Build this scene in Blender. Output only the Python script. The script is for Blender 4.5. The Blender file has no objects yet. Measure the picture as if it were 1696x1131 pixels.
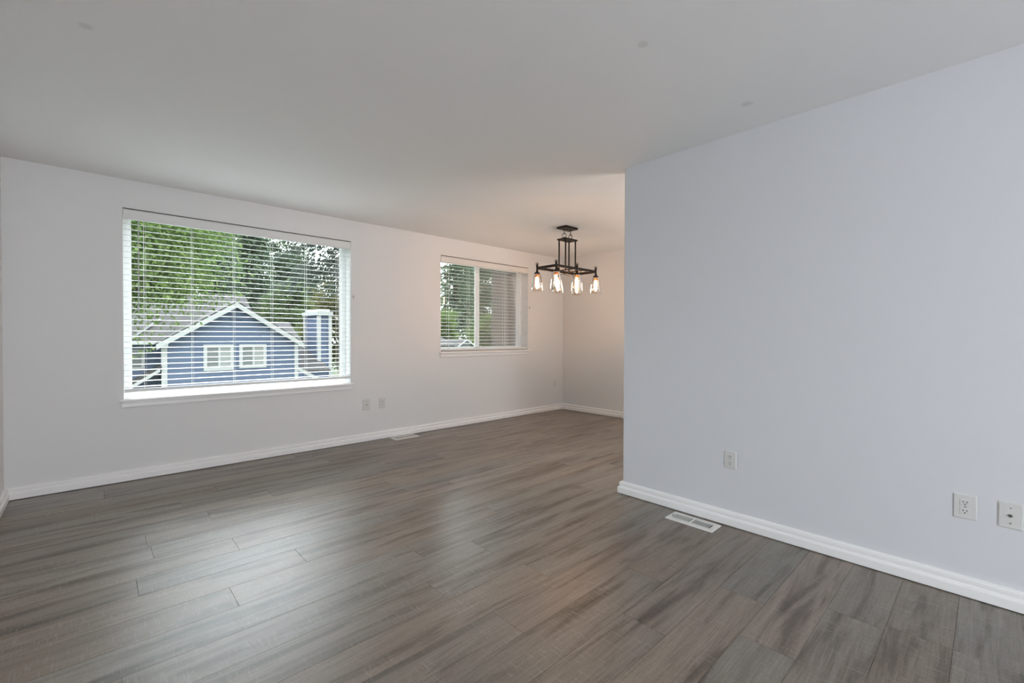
import bpy, bmesh, math, random
from mathutils import Vector, Matrix
import numpy as np

S = bpy.context.scene
COL = S.collection

# ------------------------------------------------------------------ camera, sky, lights, exposure
FPX, YAW, PITCH, ROLL, CZ = 742.4081, 0.7508, -0.0119, 0.0027, 1.1827
_f = Vector((math.sin(YAW)*math.cos(PITCH), math.cos(YAW)*math.cos(PITCH), math.sin(PITCH)))
_r = _f.cross(Vector((0, 0, 1))).normalized()
_u = _r.cross(_f)
_rr = math.cos(ROLL)*_r + math.sin(ROLL)*_u
_uu = -math.sin(ROLL)*_r + math.cos(ROLL)*_u
cam_d = bpy.data.cameras.new('camera')
cam_d.sensor_width = 36.0
cam_d.lens = FPX*36.0/1696.0
cam_d.clip_start = 0.02
cam_d.clip_end = 400
cam = bpy.data.objects.new('camera', cam_d)
COL.objects.link(cam)
cam.matrix_world = Matrix(((_rr.x, _uu.x, -_f.x, 0), (_rr.y, _uu.y, -_f.y, 0), (_rr.z, _uu.z, -_f.z, CZ), (0, 0, 0, 1)))
S.camera = cam

S.view_settings.view_transform = 'Standard'
S.view_settings.look = 'None'
S.view_settings.exposure = 0.0
S.view_settings.gamma = 1.0
S.view_settings.use_curve_mapping = False

world = bpy.data.worlds.new('overcast_sky')
S.world = world
world.use_nodes = True
bg = world.node_tree.nodes['Background']
bg.inputs['Color'].default_value = (0.87, 0.945, 1.0, 1)
# overcast sky: brighter overhead than at the horizon, brightest where the sun stands veiled behind the clouds
SKY_LOW, SKY_UP, SKY_GLOW = 2.0, 3.9, 13.5
GLOW_DIR = Vector((0.18, 0.88, 0.39)).normalized()
_nt = world.node_tree
_tc = _nt.nodes.new('ShaderNodeTexCoord')
_sx = _nt.nodes.new('ShaderNodeSeparateXYZ')
_nt.links.new(_tc.outputs['Generated'], _sx.inputs[0])
_base = _nt.nodes.new('ShaderNodeMath')
_base.operation = 'MULTIPLY_ADD'
_base.inputs[1].default_value = SKY_UP
_base.inputs[2].default_value = SKY_LOW
_nt.links.new(_sx.outputs['Z'], _base.inputs[0])
_dot = _nt.nodes.new('ShaderNodeVectorMath')
_dot.operation = 'DOT_PRODUCT'
_dot.inputs[1].default_value = GLOW_DIR
_nt.links.new(_tc.outputs['Generated'], _dot.inputs[0])
_mr = _nt.nodes.new('ShaderNodeMapRange')
_mr.interpolation_type = 'SMOOTHERSTEP'
_mr.inputs['From Min'].default_value = 0.55
_mr.inputs['From Max'].default_value = 1.0
_mr.inputs['To Max'].default_value = SKY_GLOW
_nt.links.new(_dot.outputs['Value'], _mr.inputs['Value'])
_sum = _nt.nodes.new('ShaderNodeMath')
_sum.operation = 'ADD'
_nt.links.new(_base.outputs[0], _sum.inputs[0])
_nt.links.new(_mr.outputs[0], _sum.inputs[1])
_nt.links.new(_sum.outputs[0], bg.inputs['Strength'])


def area_light(name, loc, aim, sx, sy, power, color):
    d = bpy.data.lights.new(name, 'AREA')
    d.shape = 'RECTANGLE'
    d.size, d.size_y = sx, sy
    d.energy = power
    d.color = color
    o = bpy.data.objects.new(name, d)
    COL.objects.link(o)
    o.location = loc
    o.rotation_euler = Vector(aim).to_track_quat('-Z', 'Y').to_euler()
    return o


# added fill lights without a seen source: behind the camera and behind the partition
area_light('rear_fill', (0.0, -3.37, 1.15), (0.0, 1, 0.16), 0.86, 2.0, 94, (0.89, 0.94, 1.0))
area_light('dining_fill', (4.3, 0.2, 1.5), (0.0, 0.35, 1), 0.8, 0.8, 48, (1.0, 0.97, 0.94))

# ------------------------------------------------------------------ dimensions of the room
HC = 2.44
WY, LX, FX, PX, PY = 4.7833, -0.4728, 5.5906, 2.9176, 1.8967
YB = -3.3
A0, A1, AT, AB = 0.1761, 2.0558, 2.2106, 0.6621
B0, B1, BT, BB = 3.2265, 4.7929, 2.2115, 0.9766
PT = 0.125            # partition thickness
RNG = random.Random(7)


# ------------------------------------------------------------------ material helpers
def new_mat(name):
    m = bpy.data.materials.new(name)
    m.use_nodes = True
    nt = m.node_tree
    for n in list(nt.nodes):
        nt.nodes.remove(n)
    out = nt.nodes.new('ShaderNodeOutputMaterial')
    return m, nt, out


def N(nt, typ, **kw):
    n = nt.nodes.new(typ)
    for k, v in kw.items():
        if k.startswith('i_'):
            n.inputs[k[2:].replace('_', ' ')].default_value = v
        else:
            setattr(n, k, v)
    return n


def rgb(h):
    v = [int(h[i:i+2], 16)/255 for i in (0, 2, 4)]
    return tuple(c/12.92 if c <= .04045 else ((c+.055)/1.055)**2.4 for c in v) + (1,)


def ramp(nt, stops):
    r = nt.nodes.new('ShaderNodeValToRGB')
    el = r.color_ramp.elements
    while len(el) < len(stops):
        el.new(0.5)
    for e, (p, c) in zip(el, stops):
        e.position = p
        e.color = c
    return r


def simple(name, col, rough=0.5, metal=0.0, spec=0.5, bump=0.0, bscale=60.0, var=0.0, vscale=6.0):
    """principled paint/metal/plastic with a little procedural unevenness"""
    m, nt, out = new_mat(name)
    p = N(nt, 'ShaderNodeBsdfPrincipled')
    p.inputs['Roughness'].default_value = rough
    p.inputs['Metallic'].default_value = metal
    p.inputs['Specular IOR Level'].default_value = spec
    nt.links.new(p.outputs[0], out.inputs[0])
    tc = N(nt, 'ShaderNodeTexCoord')
    if var > 0:
        no = N(nt, 'ShaderNodeTexNoise')
        no.inputs['Scale'].default_value = vscale
        no.inputs['Detail'].default_value = 4
        nt.links.new(tc.outputs['Object'], no.inputs['Vector'])
        a = tuple(c*(1-var) for c in col[:3]) + (1,)
        b = tuple(min(1, c*(1+var)) for c in col[:3]) + (1,)
        r = ramp(nt, [(0.3, a), (0.7, b)])
        nt.links.new(no.outputs['Fac'], r.inputs[0])
        nt.links.new(r.outputs[0], p.inputs['Base Color'])
    else:
        p.inputs['Base Color'].default_value = col
    if bump > 0:
        nb = N(nt, 'ShaderNodeTexNoise')
        nb.inputs['Scale'].default_value = bscale
        nb.inputs['Detail'].default_value = 5
        nt.links.new(tc.outputs['Object'], nb.inputs['Vector'])
        b = N(nt, 'ShaderNodeBump')
        b.inputs['Strength'].default_value = bump
        b.inputs['Distance'].default_value = 0.002
        nt.links.new(nb.outputs['Fac'], b.inputs['Height'])
        nt.links.new(b.outputs[0], p.inputs['Normal'])
    return m


M = {}
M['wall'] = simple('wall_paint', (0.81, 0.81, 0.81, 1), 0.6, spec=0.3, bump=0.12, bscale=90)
M['wall_light_toned'] = simple('wall_paint_light_toned', (0.725, 0.737, 0.765, 1), 0.6, spec=0.3, bump=0.12, bscale=90)  # wall paint with the partition's cooler, dimmer light put into its colour
M['trim'] = simple('trim_paint', (0.94, 0.935, 0.93, 1), 0.32, spec=0.5)
M['vinyl'] = simple('white_vinyl', (0.90, 0.91, 0.91, 1), 0.3)
M['slat'] = simple('blind_slat_white', (0.80, 0.81, 0.80, 1), 0.35)
M['valance'] = simple('blind_valance_white', (0.82, 0.82, 0.81, 1), 0.4)
M['cord'] = simple('blind_cord', (0.85, 0.86, 0.84, 1), 0.8)
M['wand'] = simple('wand_plastic', (0.55, 0.56, 0.56, 1), 0.25)
M['plate'] = simple('outlet_plastic', (0.71, 0.71, 0.69, 1), 0.3)
M['dark'] = simple('dark_slot', (0.012, 0.012, 0.012, 1), 0.7)
M['steel'] = simple('screw_steel', (0.35, 0.35, 0.34, 1), 0.35, metal=0.9)
M['register'] = simple('register_enamel', (0.78, 0.76, 0.73, 1), 0.35)
M['damper'] = simple('damper_steel', (0.22, 0.23, 0.23, 1), 0.5, metal=0.2)
M['bronze'] = simple('oil_rubbed_bronze', (0.022, 0.016, 0.012, 1), 0.42, metal=0.6, var=0.35, vscale=40)
M['copper'] = simple('copper_socket', (0.50, 0.20, 0.08, 1), 0.35, metal=0.9)
M['cable'] = simple('lamp_cable', (0.05, 0.03, 0.02, 1), 0.6)


def ceiling_mat():
    m, nt, out = new_mat('ceiling_paint')
    p = N(nt, 'ShaderNodeBsdfPrincipled')
    p.inputs['Roughness'].default_value = 0.75
    p.inputs['Specular IOR Level'].default_value = 0.2
    nt.links.new(p.outputs[0], out.inputs[0])
    geo = N(nt, 'ShaderNodeNewGeometry')
    prev = None
    no = N(nt, 'ShaderNodeTexNoise')
    no.inputs['Scale'].default_value = 40
    nt.links.new(geo.outputs['Position'], no.inputs['Vector'])
    for (x, y, r) in ((-0.014, 2.534, 0.021), (1.735, 1.038, 0.022), (2.586, 0.918, 0.026)):   # three faint patched spots
        d = N(nt, 'ShaderNodeVectorMath', operation='DISTANCE')
        nt.links.new(geo.outputs['Position'], d.inputs[0])
        d.inputs[1].default_value = (x, y, HC)
        a = N(nt, 'ShaderNodeMath', operation='MULTIPLY_ADD')
        nt.links.new(no.outputs['Fac'], a.inputs[0])
        a.inputs[1].default_value = 0.02
        nt.links.new(d.outputs['Value'], a.inputs[2])
        s = N(nt, 'ShaderNodeMapRange')
        s.inputs['From Min'].default_value = r*0.9 + 0.008
        s.inputs['From Max'].default_value = r*1.3 + 0.01
        s.inputs['To Min'].default_value = 1.0
        s.inputs['To Max'].default_value = 0.0
        nt.links.new(a.outputs[0], s.inputs['Value'])
        if prev is None:
            prev = s.outputs[0]
        else:
            mx = N(nt, 'ShaderNodeMath', operation='MAXIMUM')
            nt.links.new(prev, mx.inputs[0])
            nt.links.new(s.outputs[0], mx.inputs[1])
            prev = mx.outputs[0]
    mix = N(nt, 'ShaderNodeMixRGB')
    mix.inputs[1].default_value = (0.94, 0.94, 0.935, 1)
    mix.inputs[2].default_value = (0.83, 0.83, 0.82, 1)
    nt.links.new(prev, mix.inputs[0])
    nt.links.new(mix.outputs[0], p.inputs['Base Color'])
    n2 = N(nt, 'ShaderNodeTexNoise')
    n2.inputs['Scale'].default_value = 70
    n2.inputs['Detail'].default_value = 6
    nt.links.new(geo.outputs['Position'], n2.inputs['Vector'])
    b = N(nt, 'ShaderNodeBump')
    b.inputs['Strength'].default_value = 0.15
    b.inputs['Distance'].default_value = 0.003
    nt.links.new(n2.outputs['Fac'], b.inputs['Height'])
    nt.links.new(b.outputs[0], p.inputs['Normal'])
    return m


M['ceiling'] = ceiling_mat()


def floor_mat():
    """grey-brown oak vinyl plank: colour attribute 'plank' = (random, random, row) per plank, planks run along X"""
    m, nt, out = new_mat('vinyl_plank')
    L = nt.links.new
    p = N(nt, 'ShaderNodeBsdfPrincipled')
    p.inputs['Specular IOR Level'].default_value = 0.62
    L(p.outputs[0], out.inputs[0])
    geo = N(nt, 'ShaderNodeNewGeometry')
    at = N(nt, 'ShaderNodeAttribute', attribute_name='plank')
    sep = N(nt, 'ShaderNodeSeparateColor')
    L(at.outputs['Color'], sep.inputs[0])
    # shift the pattern per plank
    off = N(nt, 'ShaderNodeVectorMath', operation='SCALE')
    L(at.outputs['Vector'], off.inputs[0])
    off.inputs['Scale'].default_value = 37.0
    pos = N(nt, 'ShaderNodeVectorMath', operation='ADD')
    L(geo.outputs['Position'], pos.inputs[0])
    L(off.outputs[0], pos.inputs[1])

    def tex(sx, sy, scale, detail=4, rough=0.55, dist=0.0):
        mp = N(nt, 'ShaderNodeMapping')
        mp.inputs['Scale'].default_value = (sx, sy, 1)
        L(pos.outputs[0], mp.inputs['Vector'])
        t = N(nt, 'ShaderNodeTexNoise')
        t.inputs['Scale'].default_value = scale
        t.inputs['Detail'].default_value = detail
        t.inputs['Roughness'].default_value = rough
        t.inputs['Distortion'].default_value = dist
        L(mp.outputs[0], t.inputs['Vector'])
        return t
    streak = tex(0.80, 7.5, 1.7, 5, 0.6, 0.7)       # broad dark bands along the plank
    grain = tex(2.5, 60.0, 2.2, 6, 0.65, 0.4)       # fine grain
    saw = tex(95.0, 9.0, 1.6, 3, 0.6)              # cross saw marks
    sawmask = tex(1.6, 3.0, 2.0, 2)
    c1 = ramp(nt, [(0.27, rgb('564d45')), (0.40, rgb('7b7269')), (0.50, rgb('968e86')), (0.78, rgb('a69e95'))])
    L(streak.outputs['Fac'], c1.inputs[0])
    # plank tint: greyer or browner
    tint = ramp(nt, [(0.0, rgb('ddd0c4')), (0.35, rgb('e4ddd6')), (0.7, rgb('deddda')), (1.0, rgb('e4d8d2'))])
    L(sep.outputs[0], tint.inputs[0])
    mt = N(nt, 'ShaderNodeMixRGB', blend_type='MULTIPLY')
    mt.inputs[0].default_value = 1.0
    L(c1.outputs[0], mt.inputs[1])
    L(tint.outputs[0], mt.inputs[2])
    val = N(nt, 'ShaderNodeMapRange')
    val.inputs['To Min'].default_value = 0.90
    val.inputs['To Max'].default_value = 1.12
    L(sep.outputs[1], val.inputs['Value'])
    mv = N(nt, 'ShaderNodeVectorMath', operation='SCALE')
    L(mt.outputs[0], mv.inputs[0])
    L(val.outputs[0], mv.inputs['Scale'])
    mott = tex(60.0, 110.0, 2.4, 5, 0.7)           # fine mottling of the printed oak
    mo = N(nt, 'ShaderNodeMapRange')
    mo.inputs['From Min'].default_value = 0.32
    mo.inputs['From Max'].default_value = 0.68
    mo.inputs['To Min'].default_value = 0.80
    mo.inputs['To Max'].default_value = 1.20
    L(mott.outputs['Fac'], mo.inputs['Value'])
    mvm = N(nt, 'ShaderNodeVectorMath', operation='SCALE')
    L(mv.outputs[0], mvm.inputs[0])
    L(mo.outputs[0], mvm.inputs['Scale'])
    mv = mvm
    gr = N(nt, 'ShaderNodeMapRange')
    gr.inputs['From Min'].default_value = 0.3
    gr.inputs['From Max'].default_value = 0.7
    gr.inputs['To Min'].default_value = 0.74
    gr.inputs['To Max'].default_value = 1.2
    L(grain.outputs['Fac'], gr.inputs['Value'])
    mg = N(nt, 'ShaderNodeVectorMath', operation='SCALE')
    L(mv.outputs[0], mg.inputs[0])
    L(gr.outputs[0], mg.inputs['Scale'])
    sm = N(nt, 'ShaderNodeMapRange')
    sm.inputs['From Min'].default_value = 0.54
    sm.inputs['From Max'].default_value = 0.72
    L(saw.outputs['Fac'], sm.inputs['Value'])
    sk = N(nt, 'ShaderNodeMapRange')
    sk.inputs['From Min'].default_value = 0.42
    sk.inputs['From Max'].default_value = 0.55
    L(sawmask.outputs['Fac'], sk.inputs['Value'])
    mm = N(nt, 'ShaderNodeMath', operation='MULTIPLY')
    L(sm.outputs[0], mm.inputs[0])
    L(sk.outputs[0], mm.inputs[1])
    m5 = N(nt, 'ShaderNodeMath', operation='MULTIPLY')
    L(mm.outputs[0], m5.inputs[0])
    m5.inputs[1].default_value = 0.34
    lit = N(nt, 'ShaderNodeMixRGB', blend_type='MIX')
    L(m5.outputs[0], lit.inputs[0])
    L(mg.outputs[0], lit.inputs[1])
    lit.inputs[2].default_value = rgb('b4aca2')
    L(lit.outputs[0], p.inputs['Base Color'])
    ro = N(nt, 'ShaderNodeMapRange')
    ro.inputs['To Min'].default_value = 0.29
    ro.inputs['To Max'].default_value = 0.41
    L(grain.outputs['Fac'], ro.inputs['Value'])
    L(ro.outputs[0], p.inputs['Roughness'])
    b = N(nt, 'ShaderNodeBump')
    b.inputs['Strength'].default_value = 0.18
    b.inputs['Distance'].default_value = 0.0012
    L(grain.outputs['Fac'], b.inputs['Height'])
    L(b.outputs[0], p.inputs['Normal'])
    return m


M['floor'] = floor_mat()


def glass_mat(name, tint=(1, 1, 1, 1), ior=1.45, boost=1.0):
    m, nt, out = new_mat(name)
    t = N(nt, 'ShaderNodeBsdfTransparent')
    t.inputs[0].default_value = tint
    g = N(nt, 'ShaderNodeBsdfGlossy')
    g.inputs['Roughness'].default_value = 0.02
    fr = N(nt, 'ShaderNodeFresnel')
    fr.inputs['IOR'].default_value = ior
    mx = N(nt, 'ShaderNodeMixShader')
    if boost != 1.0:
        mu = N(nt, 'ShaderNodeMath', operation='MULTIPLY')
        mu.use_clamp = True
        mu.inputs[1].default_value = boost
        nt.links.new(fr.outputs[0], mu.inputs[0])
        nt.links.new(mu.outputs[0], mx.inputs[0])
    else:
        nt.links.new(fr.outputs[0], mx.inputs[0])
    nt.links.new(t.outputs[0], mx.inputs[1])
    nt.links.new(g.outputs[0], mx.inputs[2])
    nt.links.new(mx.outputs[0], out.inputs[0])
    return m


M['pane'] = glass_mat('window_glass', (0.96, 0.98, 0.97, 1), 1.45)
M['jar'] = glass_mat('jar_glass', (0.98, 0.89, 0.80, 1), 1.5, 1.6)
M['house_pane'] = simple('house_window_glass', (0.21, 0.225, 0.22, 1), 0.15)
M['curtain'] = simple('house_curtain', (0.38, 0.39, 0.38, 1), 0.8)


def screen_mat():
    m, nt, out = new_mat('insect_screen')
    t = N(nt, 'ShaderNodeBsdfTransparent')
    d = N(nt, 'ShaderNodeBsdfDiffuse')
    d.inputs[0].default_value = (0.30, 0.28, 0.26, 1)
    mx = N(nt, 'ShaderNodeMixShader')
    mx.inputs[0].default_value = 0.30
    nt.links.new(t.outputs[0], mx.inputs[1])
    nt.links.new(d.outputs[0], mx.inputs[2])
    nt.links.new(mx.outputs[0], out.inputs[0])
    return m


M['screen'] = screen_mat()


def emit_mat(name, col, strength):
    m, nt, out = new_mat(name)
    e = N(nt, 'ShaderNodeEmission')
    e.inputs[0].default_value = col
    e.inputs[1].default_value = strength
    nt.links.new(e.outputs[0], out.inputs[0])
    return m


M['bulb'] = emit_mat('bulb_glow', (1.0, 0.63, 0.38, 1), 100.0)


def siding_mat(name, col):
    m, nt, out = new_mat(name)
    L = nt.links.new
    p = N(nt, 'ShaderNodeBsdfPrincipled')
    p.inputs['Roughness'].default_value = 0.65
    L(p.outputs[0], out.inputs[0])
    geo = N(nt, 'ShaderNodeNewGeometry')
    sp = N(nt, 'ShaderNodeSeparateXYZ')
    L(geo.outputs['Position'], sp.inputs[0])
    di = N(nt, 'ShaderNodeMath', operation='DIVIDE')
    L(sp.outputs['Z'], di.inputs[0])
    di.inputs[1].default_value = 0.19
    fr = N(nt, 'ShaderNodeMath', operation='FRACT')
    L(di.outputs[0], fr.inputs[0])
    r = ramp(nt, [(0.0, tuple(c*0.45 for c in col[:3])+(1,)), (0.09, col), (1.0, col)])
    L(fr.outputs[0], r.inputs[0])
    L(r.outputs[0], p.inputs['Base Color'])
    b = N(nt, 'ShaderNodeBump')
    b.inputs['Strength'].default_value = 0.6
    b.inputs['Distance'].default_value = 0.02
    iv = N(nt, 'ShaderNodeMath', operation='SUBTRACT')
    iv.inputs[0].default_value = 1.0
    L(fr.outputs[0], iv.inputs[1])
    L(iv.outputs[0], b.inputs['Height'])
    L(b.outputs[0], p.inputs['Normal'])
    return m


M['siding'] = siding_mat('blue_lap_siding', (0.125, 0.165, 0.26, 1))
M['house_trim'] = simple('house_white_trim', (0.56, 0.57, 0.57, 1), 0.5)
M['far_wall'] = simple('distant_house_wall', (0.12, 0.125, 0.125, 1), 0.7)


def shingle_mat():
    m, nt, out = new_mat('grey_roof_shingles')
    L = nt.links.new
    p = N(nt, 'ShaderNodeBsdfPrincipled')
    p.inputs['Roughness'].default_value = 0.9
    L(p.outputs[0], out.inputs[0])
    tc = N(nt, 'ShaderNodeTexCoord')
    n1 = N(nt, 'ShaderNodeTexNoise')
    n1.inputs['Scale'].default_value = 5
    n1.inputs['Detail'].default_value = 6
    mp = N(nt, 'ShaderNodeMapping')
    mp.inputs['Scale'].default_value = (1.2, 4.0, 4.0)
    L(tc.outputs['Object'], mp.inputs['Vector'])
    L(mp.outputs[0], n1.inputs['Vector'])
    r = ramp(nt, [(0.3, (0.045, 0.042, 0.040, 1)), (0.7, (0.085, 0.082, 0.079, 1))])
    L(n1.outputs['Fac'], r.inputs[0])
    L(r.outputs[0], p.inputs['Base Color'])
    return m


M['shingle'] = shingle_mat()


def leaf_mat(name, stops, transl=0.35):
    m, nt, out = new_mat(name)
    L = nt.links.new
    geo = N(nt, 'ShaderNodeNewGeometry')
    tc = N(nt, 'ShaderNodeTexCoord')
    no = N(nt, 'ShaderNodeTexNoise')
    no.inputs['Scale'].default_value = 0.55
    no.inputs['Detail'].default_value = 3
    L(tc.outputs['Object'], no.inputs['Vector'])
    ad = N(nt, 'ShaderNodeMath', operation='MULTIPLY_ADD')
    L(geo.outputs['Random Per Island'], ad.inputs[0])
    ad.inputs[1].default_value = 0.55
    sc = N(nt, 'ShaderNodeMath', operation='MULTIPLY_ADD')
    L(no.outputs['Fac'], sc.inputs[0])
    sc.inputs[1].default_value = 1.2
    sc.inputs[2].default_value = -0.38
    L(sc.outputs[0], ad.inputs[2])
    r = ramp(nt, stops)
    L(ad.outputs[0], r.inputs[0])
    d = N(nt, 'ShaderNodeBsdfDiffuse')
    t = N(nt, 'ShaderNodeBsdfTranslucent')
    L(r.outputs[0], d.inputs[0])
    L(r.outputs[0], t.inputs[0])
    mx = N(nt, 'ShaderNodeMixShader')
    mx.inputs[0].default_value = transl
    L(d.outputs[0], mx.inputs[1])
    L(t.outputs[0], mx.inputs[2])
    L(mx.outputs[0], out.inputs[0])
    return m


M['leaf_bright'] = leaf_mat('bright_maple_leaves', [(0.1, (0.067, 0.110, 0.040, 1)), (0.5, (0.151, 0.224, 0.073, 1)), (0.9, (0.280, 0.358, 0.129, 1))])
M['leaf_dark'] = leaf_mat('dark_conifer_needles', [(0.1, (0.075, 0.108, 0.075, 1)), (0.5, (0.143, 0.195, 0.128, 1)), (0.9, (0.255, 0.315, 0.188, 1))])
M['leaf_mid'] = leaf_mat('mid_green_leaves', [(0.1, (0.087, 0.131, 0.070, 1)), (0.5, (0.171, 0.235, 0.113, 1)), (0.9, (0.304, 0.377, 0.174, 1))])
M['leaf_olive'] = leaf_mat('olive_leaves', [(0.1, (0.078, 0.086, 0.042, 1)), (0.5, (0.163, 0.163, 0.072, 1)), (0.9, (0.273, 0.247, 0.104, 1))])
M['leaf_grey'] = leaf_mat('grey_cedar_sprays', [(0.1, (0.043, 0.054, 0.046, 1)), (0.5, (0.076, 0.092, 0.076, 1)), (0.9, (0.128, 0.145, 0.128, 1))])


def bark_mat(name, a, b):
    m, nt, out = new_mat(name)
    L = nt.links.new
    p = N(nt, 'ShaderNodeBsdfPrincipled')
    p.inputs['Roughness'].default_value = 0.95
    L(p.outputs[0], out.inputs[0])
    tc = N(nt, 'ShaderNodeTexCoord')
    mp = N(nt, 'ShaderNodeMapping')
    mp.inputs['Scale'].default_value = (7, 7, 1.2)
    L(tc.outputs['Object'], mp.inputs['Vector'])
    n1 = N(nt, 'ShaderNodeTexNoise')
    n1.inputs['Scale'].default_value = 2.5
    n1.inputs['Detail'].default_value = 7
    n1.inputs['Roughness'].default_value = 0.7
    L(mp.outputs[0], n1.inputs['Vector'])
    r = ramp(nt, [(0.3, a), (0.7, b)])
    L(n1.outputs['Fac'], r.inputs[0])
    L(r.outputs[0], p.inputs['Base Color'])
    bu = N(nt, 'ShaderNodeBump')
    bu.inputs['Strength'].default_value = 0.8
    bu.inputs['Distance'].default_value = 0.05
    L(n1.outputs['Fac'], bu.inputs['Height'])
    L(bu.outputs[0], p.inputs['Normal'])
    return m


M['bark'] = bark_mat('brown_bark', (0.05, 0.035, 0.025, 1), (0.13, 0.10, 0.08, 1))
M['bark_pale'] = bark_mat('pale_grey_bark', (0.085, 0.068, 0.058, 1), (0.16, 0.135, 0.118, 1))
M['bark_dark'] = bark_mat('dark_fir_bark', (0.040, 0.032, 0.029, 1), (0.085, 0.072, 0.065, 1))
M['lawn'] = simple('lawn_green', (0.07, 0.10, 0.035, 1), 0.9, var=0.4, vscale=0.8, bump=0.5, bscale=8)


# ------------------------------------------------------------------ mesh helpers
class MB:
    """collects shapes in world coordinates and links them as one mesh object"""
    def __init__(self):
        self.v, self.f, self.s = [], [], []

    def add(self, verts, faces, smooth=False):
        o = len(self.v)
        self.v += [tuple(p) for p in verts]
        self.f += [tuple(i+o for i in f) for f in faces]
        self.s += [smooth]*len(faces)
        return self

    def box(self, x0, y0, z0, x1, y1, z1, bev=0.0, seg=1, xf=None):
        bm = bmesh.new()
        bmesh.ops.create_cube(bm, size=1)
        c = Vector(((x0+x1)/2, (y0+y1)/2, (z0+z1)/2))
        d = (x1-x0, y1-y0, z1-z0)
        for w in bm.verts:
            w.co = Vector((w.co.x*d[0], w.co.y*d[1], w.co.z*d[2])) + c
        if bev > 0:
            bmesh.ops.bevel(bm, geom=bm.edges[:], offset=bev, segments=seg, profile=0.5, affect='EDGES')
        bm.verts.index_update()
        vs = [w.co.copy() for w in bm.verts]
        if xf is not None:
            vs = [xf @ p for p in vs]
        self.add(vs, [[w.index for w in f.verts] for f in bm.faces], False)
        bm.free()
        return self

    def frame(self, p0, p1, up=(0, 0, 1)):
        z = (Vector(p1)-Vector(p0)).normalized()
        u = Vector(up)
        if abs(z.dot(u)) > 0.98:
            u = Vector((1, 0, 0))
        x = u.cross(z).normalized()
        return x, z.cross(x), z

    def cyl(self, p0, p1, r0, r1=None, n=16, cap=True, smooth=True):
        r1 = r0 if r1 is None else r1
        x, y, z = self.frame(p0, p1)
        vs = []
        for p, r in ((Vector(p0), r0), (Vector(p1), r1)):
            for i in range(n):
                a = 2*math.pi*i/n
                vs.append(p + x*(r*math.cos(a)) + y*(r*math.sin(a)))
        self.add(vs, [(i, (i+1) % n, n+(i+1) % n, n+i) for i in range(n)], smooth)
        if cap:
            self.add(vs, [tuple(range(n-1, -1, -1)), tuple(range(n, 2*n))])
        return self

    def tube(self, pts, r, n=8, closed=False, smooth=True):
        pts = [Vector(p) for p in pts]
        k = len(pts)
        rs = r if isinstance(r, (list, tuple)) else [r]*k
        vs = []
        px = None
        for i, p in enumerate(pts):
            a = pts[(i-1) % k] if (closed or i > 0) else p
            b = pts[(i+1) % k] if (closed or i < k-1) else p
            z = (b-a).normalized()
            if px is None:
                u = Vector((0, 0, 1)) if abs(z.z) < 0.9 else Vector((1, 0, 0))
                px = u.cross(z).normalized()
            else:
                px = (px - z*px.dot(z)).normalized()
            y = z.cross(px)
            for j in range(n):
                t = 2*math.pi*j/n
                vs.append(p + px*(rs[i]*math.cos(t)) + y*(rs[i]*math.sin(t)))
        fs = []
        for i in range(k if closed else k-1):
            q = (i+1) % k
            for j in range(n):
                fs.append((i*n+j, i*n+(j+1) % n, q*n+(j+1) % n, q*n+j))
        self.add(vs, fs, smooth)
        if not closed:
            self.add(vs, [tuple(range(n-1, -1, -1)), tuple(range((k-1)*n, k*n))])
        return self

    def ring(self, c, axis, R, r, n=24, m=8):
        z = Vector(axis).normalized()
        u = Vector((0, 0, 1)) if abs(z.z) < 0.9 else Vector((1, 0, 0))
        x = u.cross(z).normalized()
        y = z.cross(x)
        pts = [Vector(c) + x*(R*math.cos(2*math.pi*i/n)) + y*(R*math.sin(2*math.pi*i/n)) for i in range(n)]
        return self.tube(pts, r, m, closed=True)

    def lathe(self, c, prof, n=24, smooth=True):
        c = Vector(c)
        vs = []
        for (r, z) in prof:
            for i in range(n):
                a = 2*math.pi*i/n
                vs.append(c + Vector((r*math.cos(a), r*math.sin(a), z)))
        fs = []
        for k in range(len(prof)-1):
            for i in range(n):
                fs.append((k*n+i, k*n+(i+1) % n, (k+1)*n+(i+1) % n, (k+1)*n+i))
        return self.add(vs, fs, smooth)

    def prism(self, poly, ax, t0, t1, smooth=False):
        """poly: 2D points in the two axes other than ax, extruded from t0 to t1 along ax"""
        def mk(p, t):
            if ax == 'y':
                return (p[0], t, p[1])
            if ax == 'x':
                return (t, p[0], p[1])
            return (p[0], p[1], t)
        n = len(poly)
        vs = [mk(p, t0) for p in poly] + [mk(p, t1) for p in poly]
        self.add(vs, [(i, (i+1) % n, n+(i+1) % n, n+i) for i in range(n)], smooth)
        self.add(vs, [tuple(range(n-1, -1, -1)), tuple(range(n, 2*n))])
        return self

    def slab(self, quad, t):
        """a flat four-cornered slab of thickness t below its top face (quad counter-clockwise from above)"""
        q = [Vector(p) for p in quad]
        nrm = (q[1]-q[0]).cross(q[2]-q[0]).normalized()
        if nrm.z < 0:
            nrm = -nrm
        lo = [p - nrm*t for p in q]
        self.add(q+lo, [(0, 1, 2, 3), (7, 6, 5, 4), (0, 4, 5, 1), (1, 5, 6, 2), (2, 6, 7, 3), (3, 7, 4, 0)])
        return self

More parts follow.
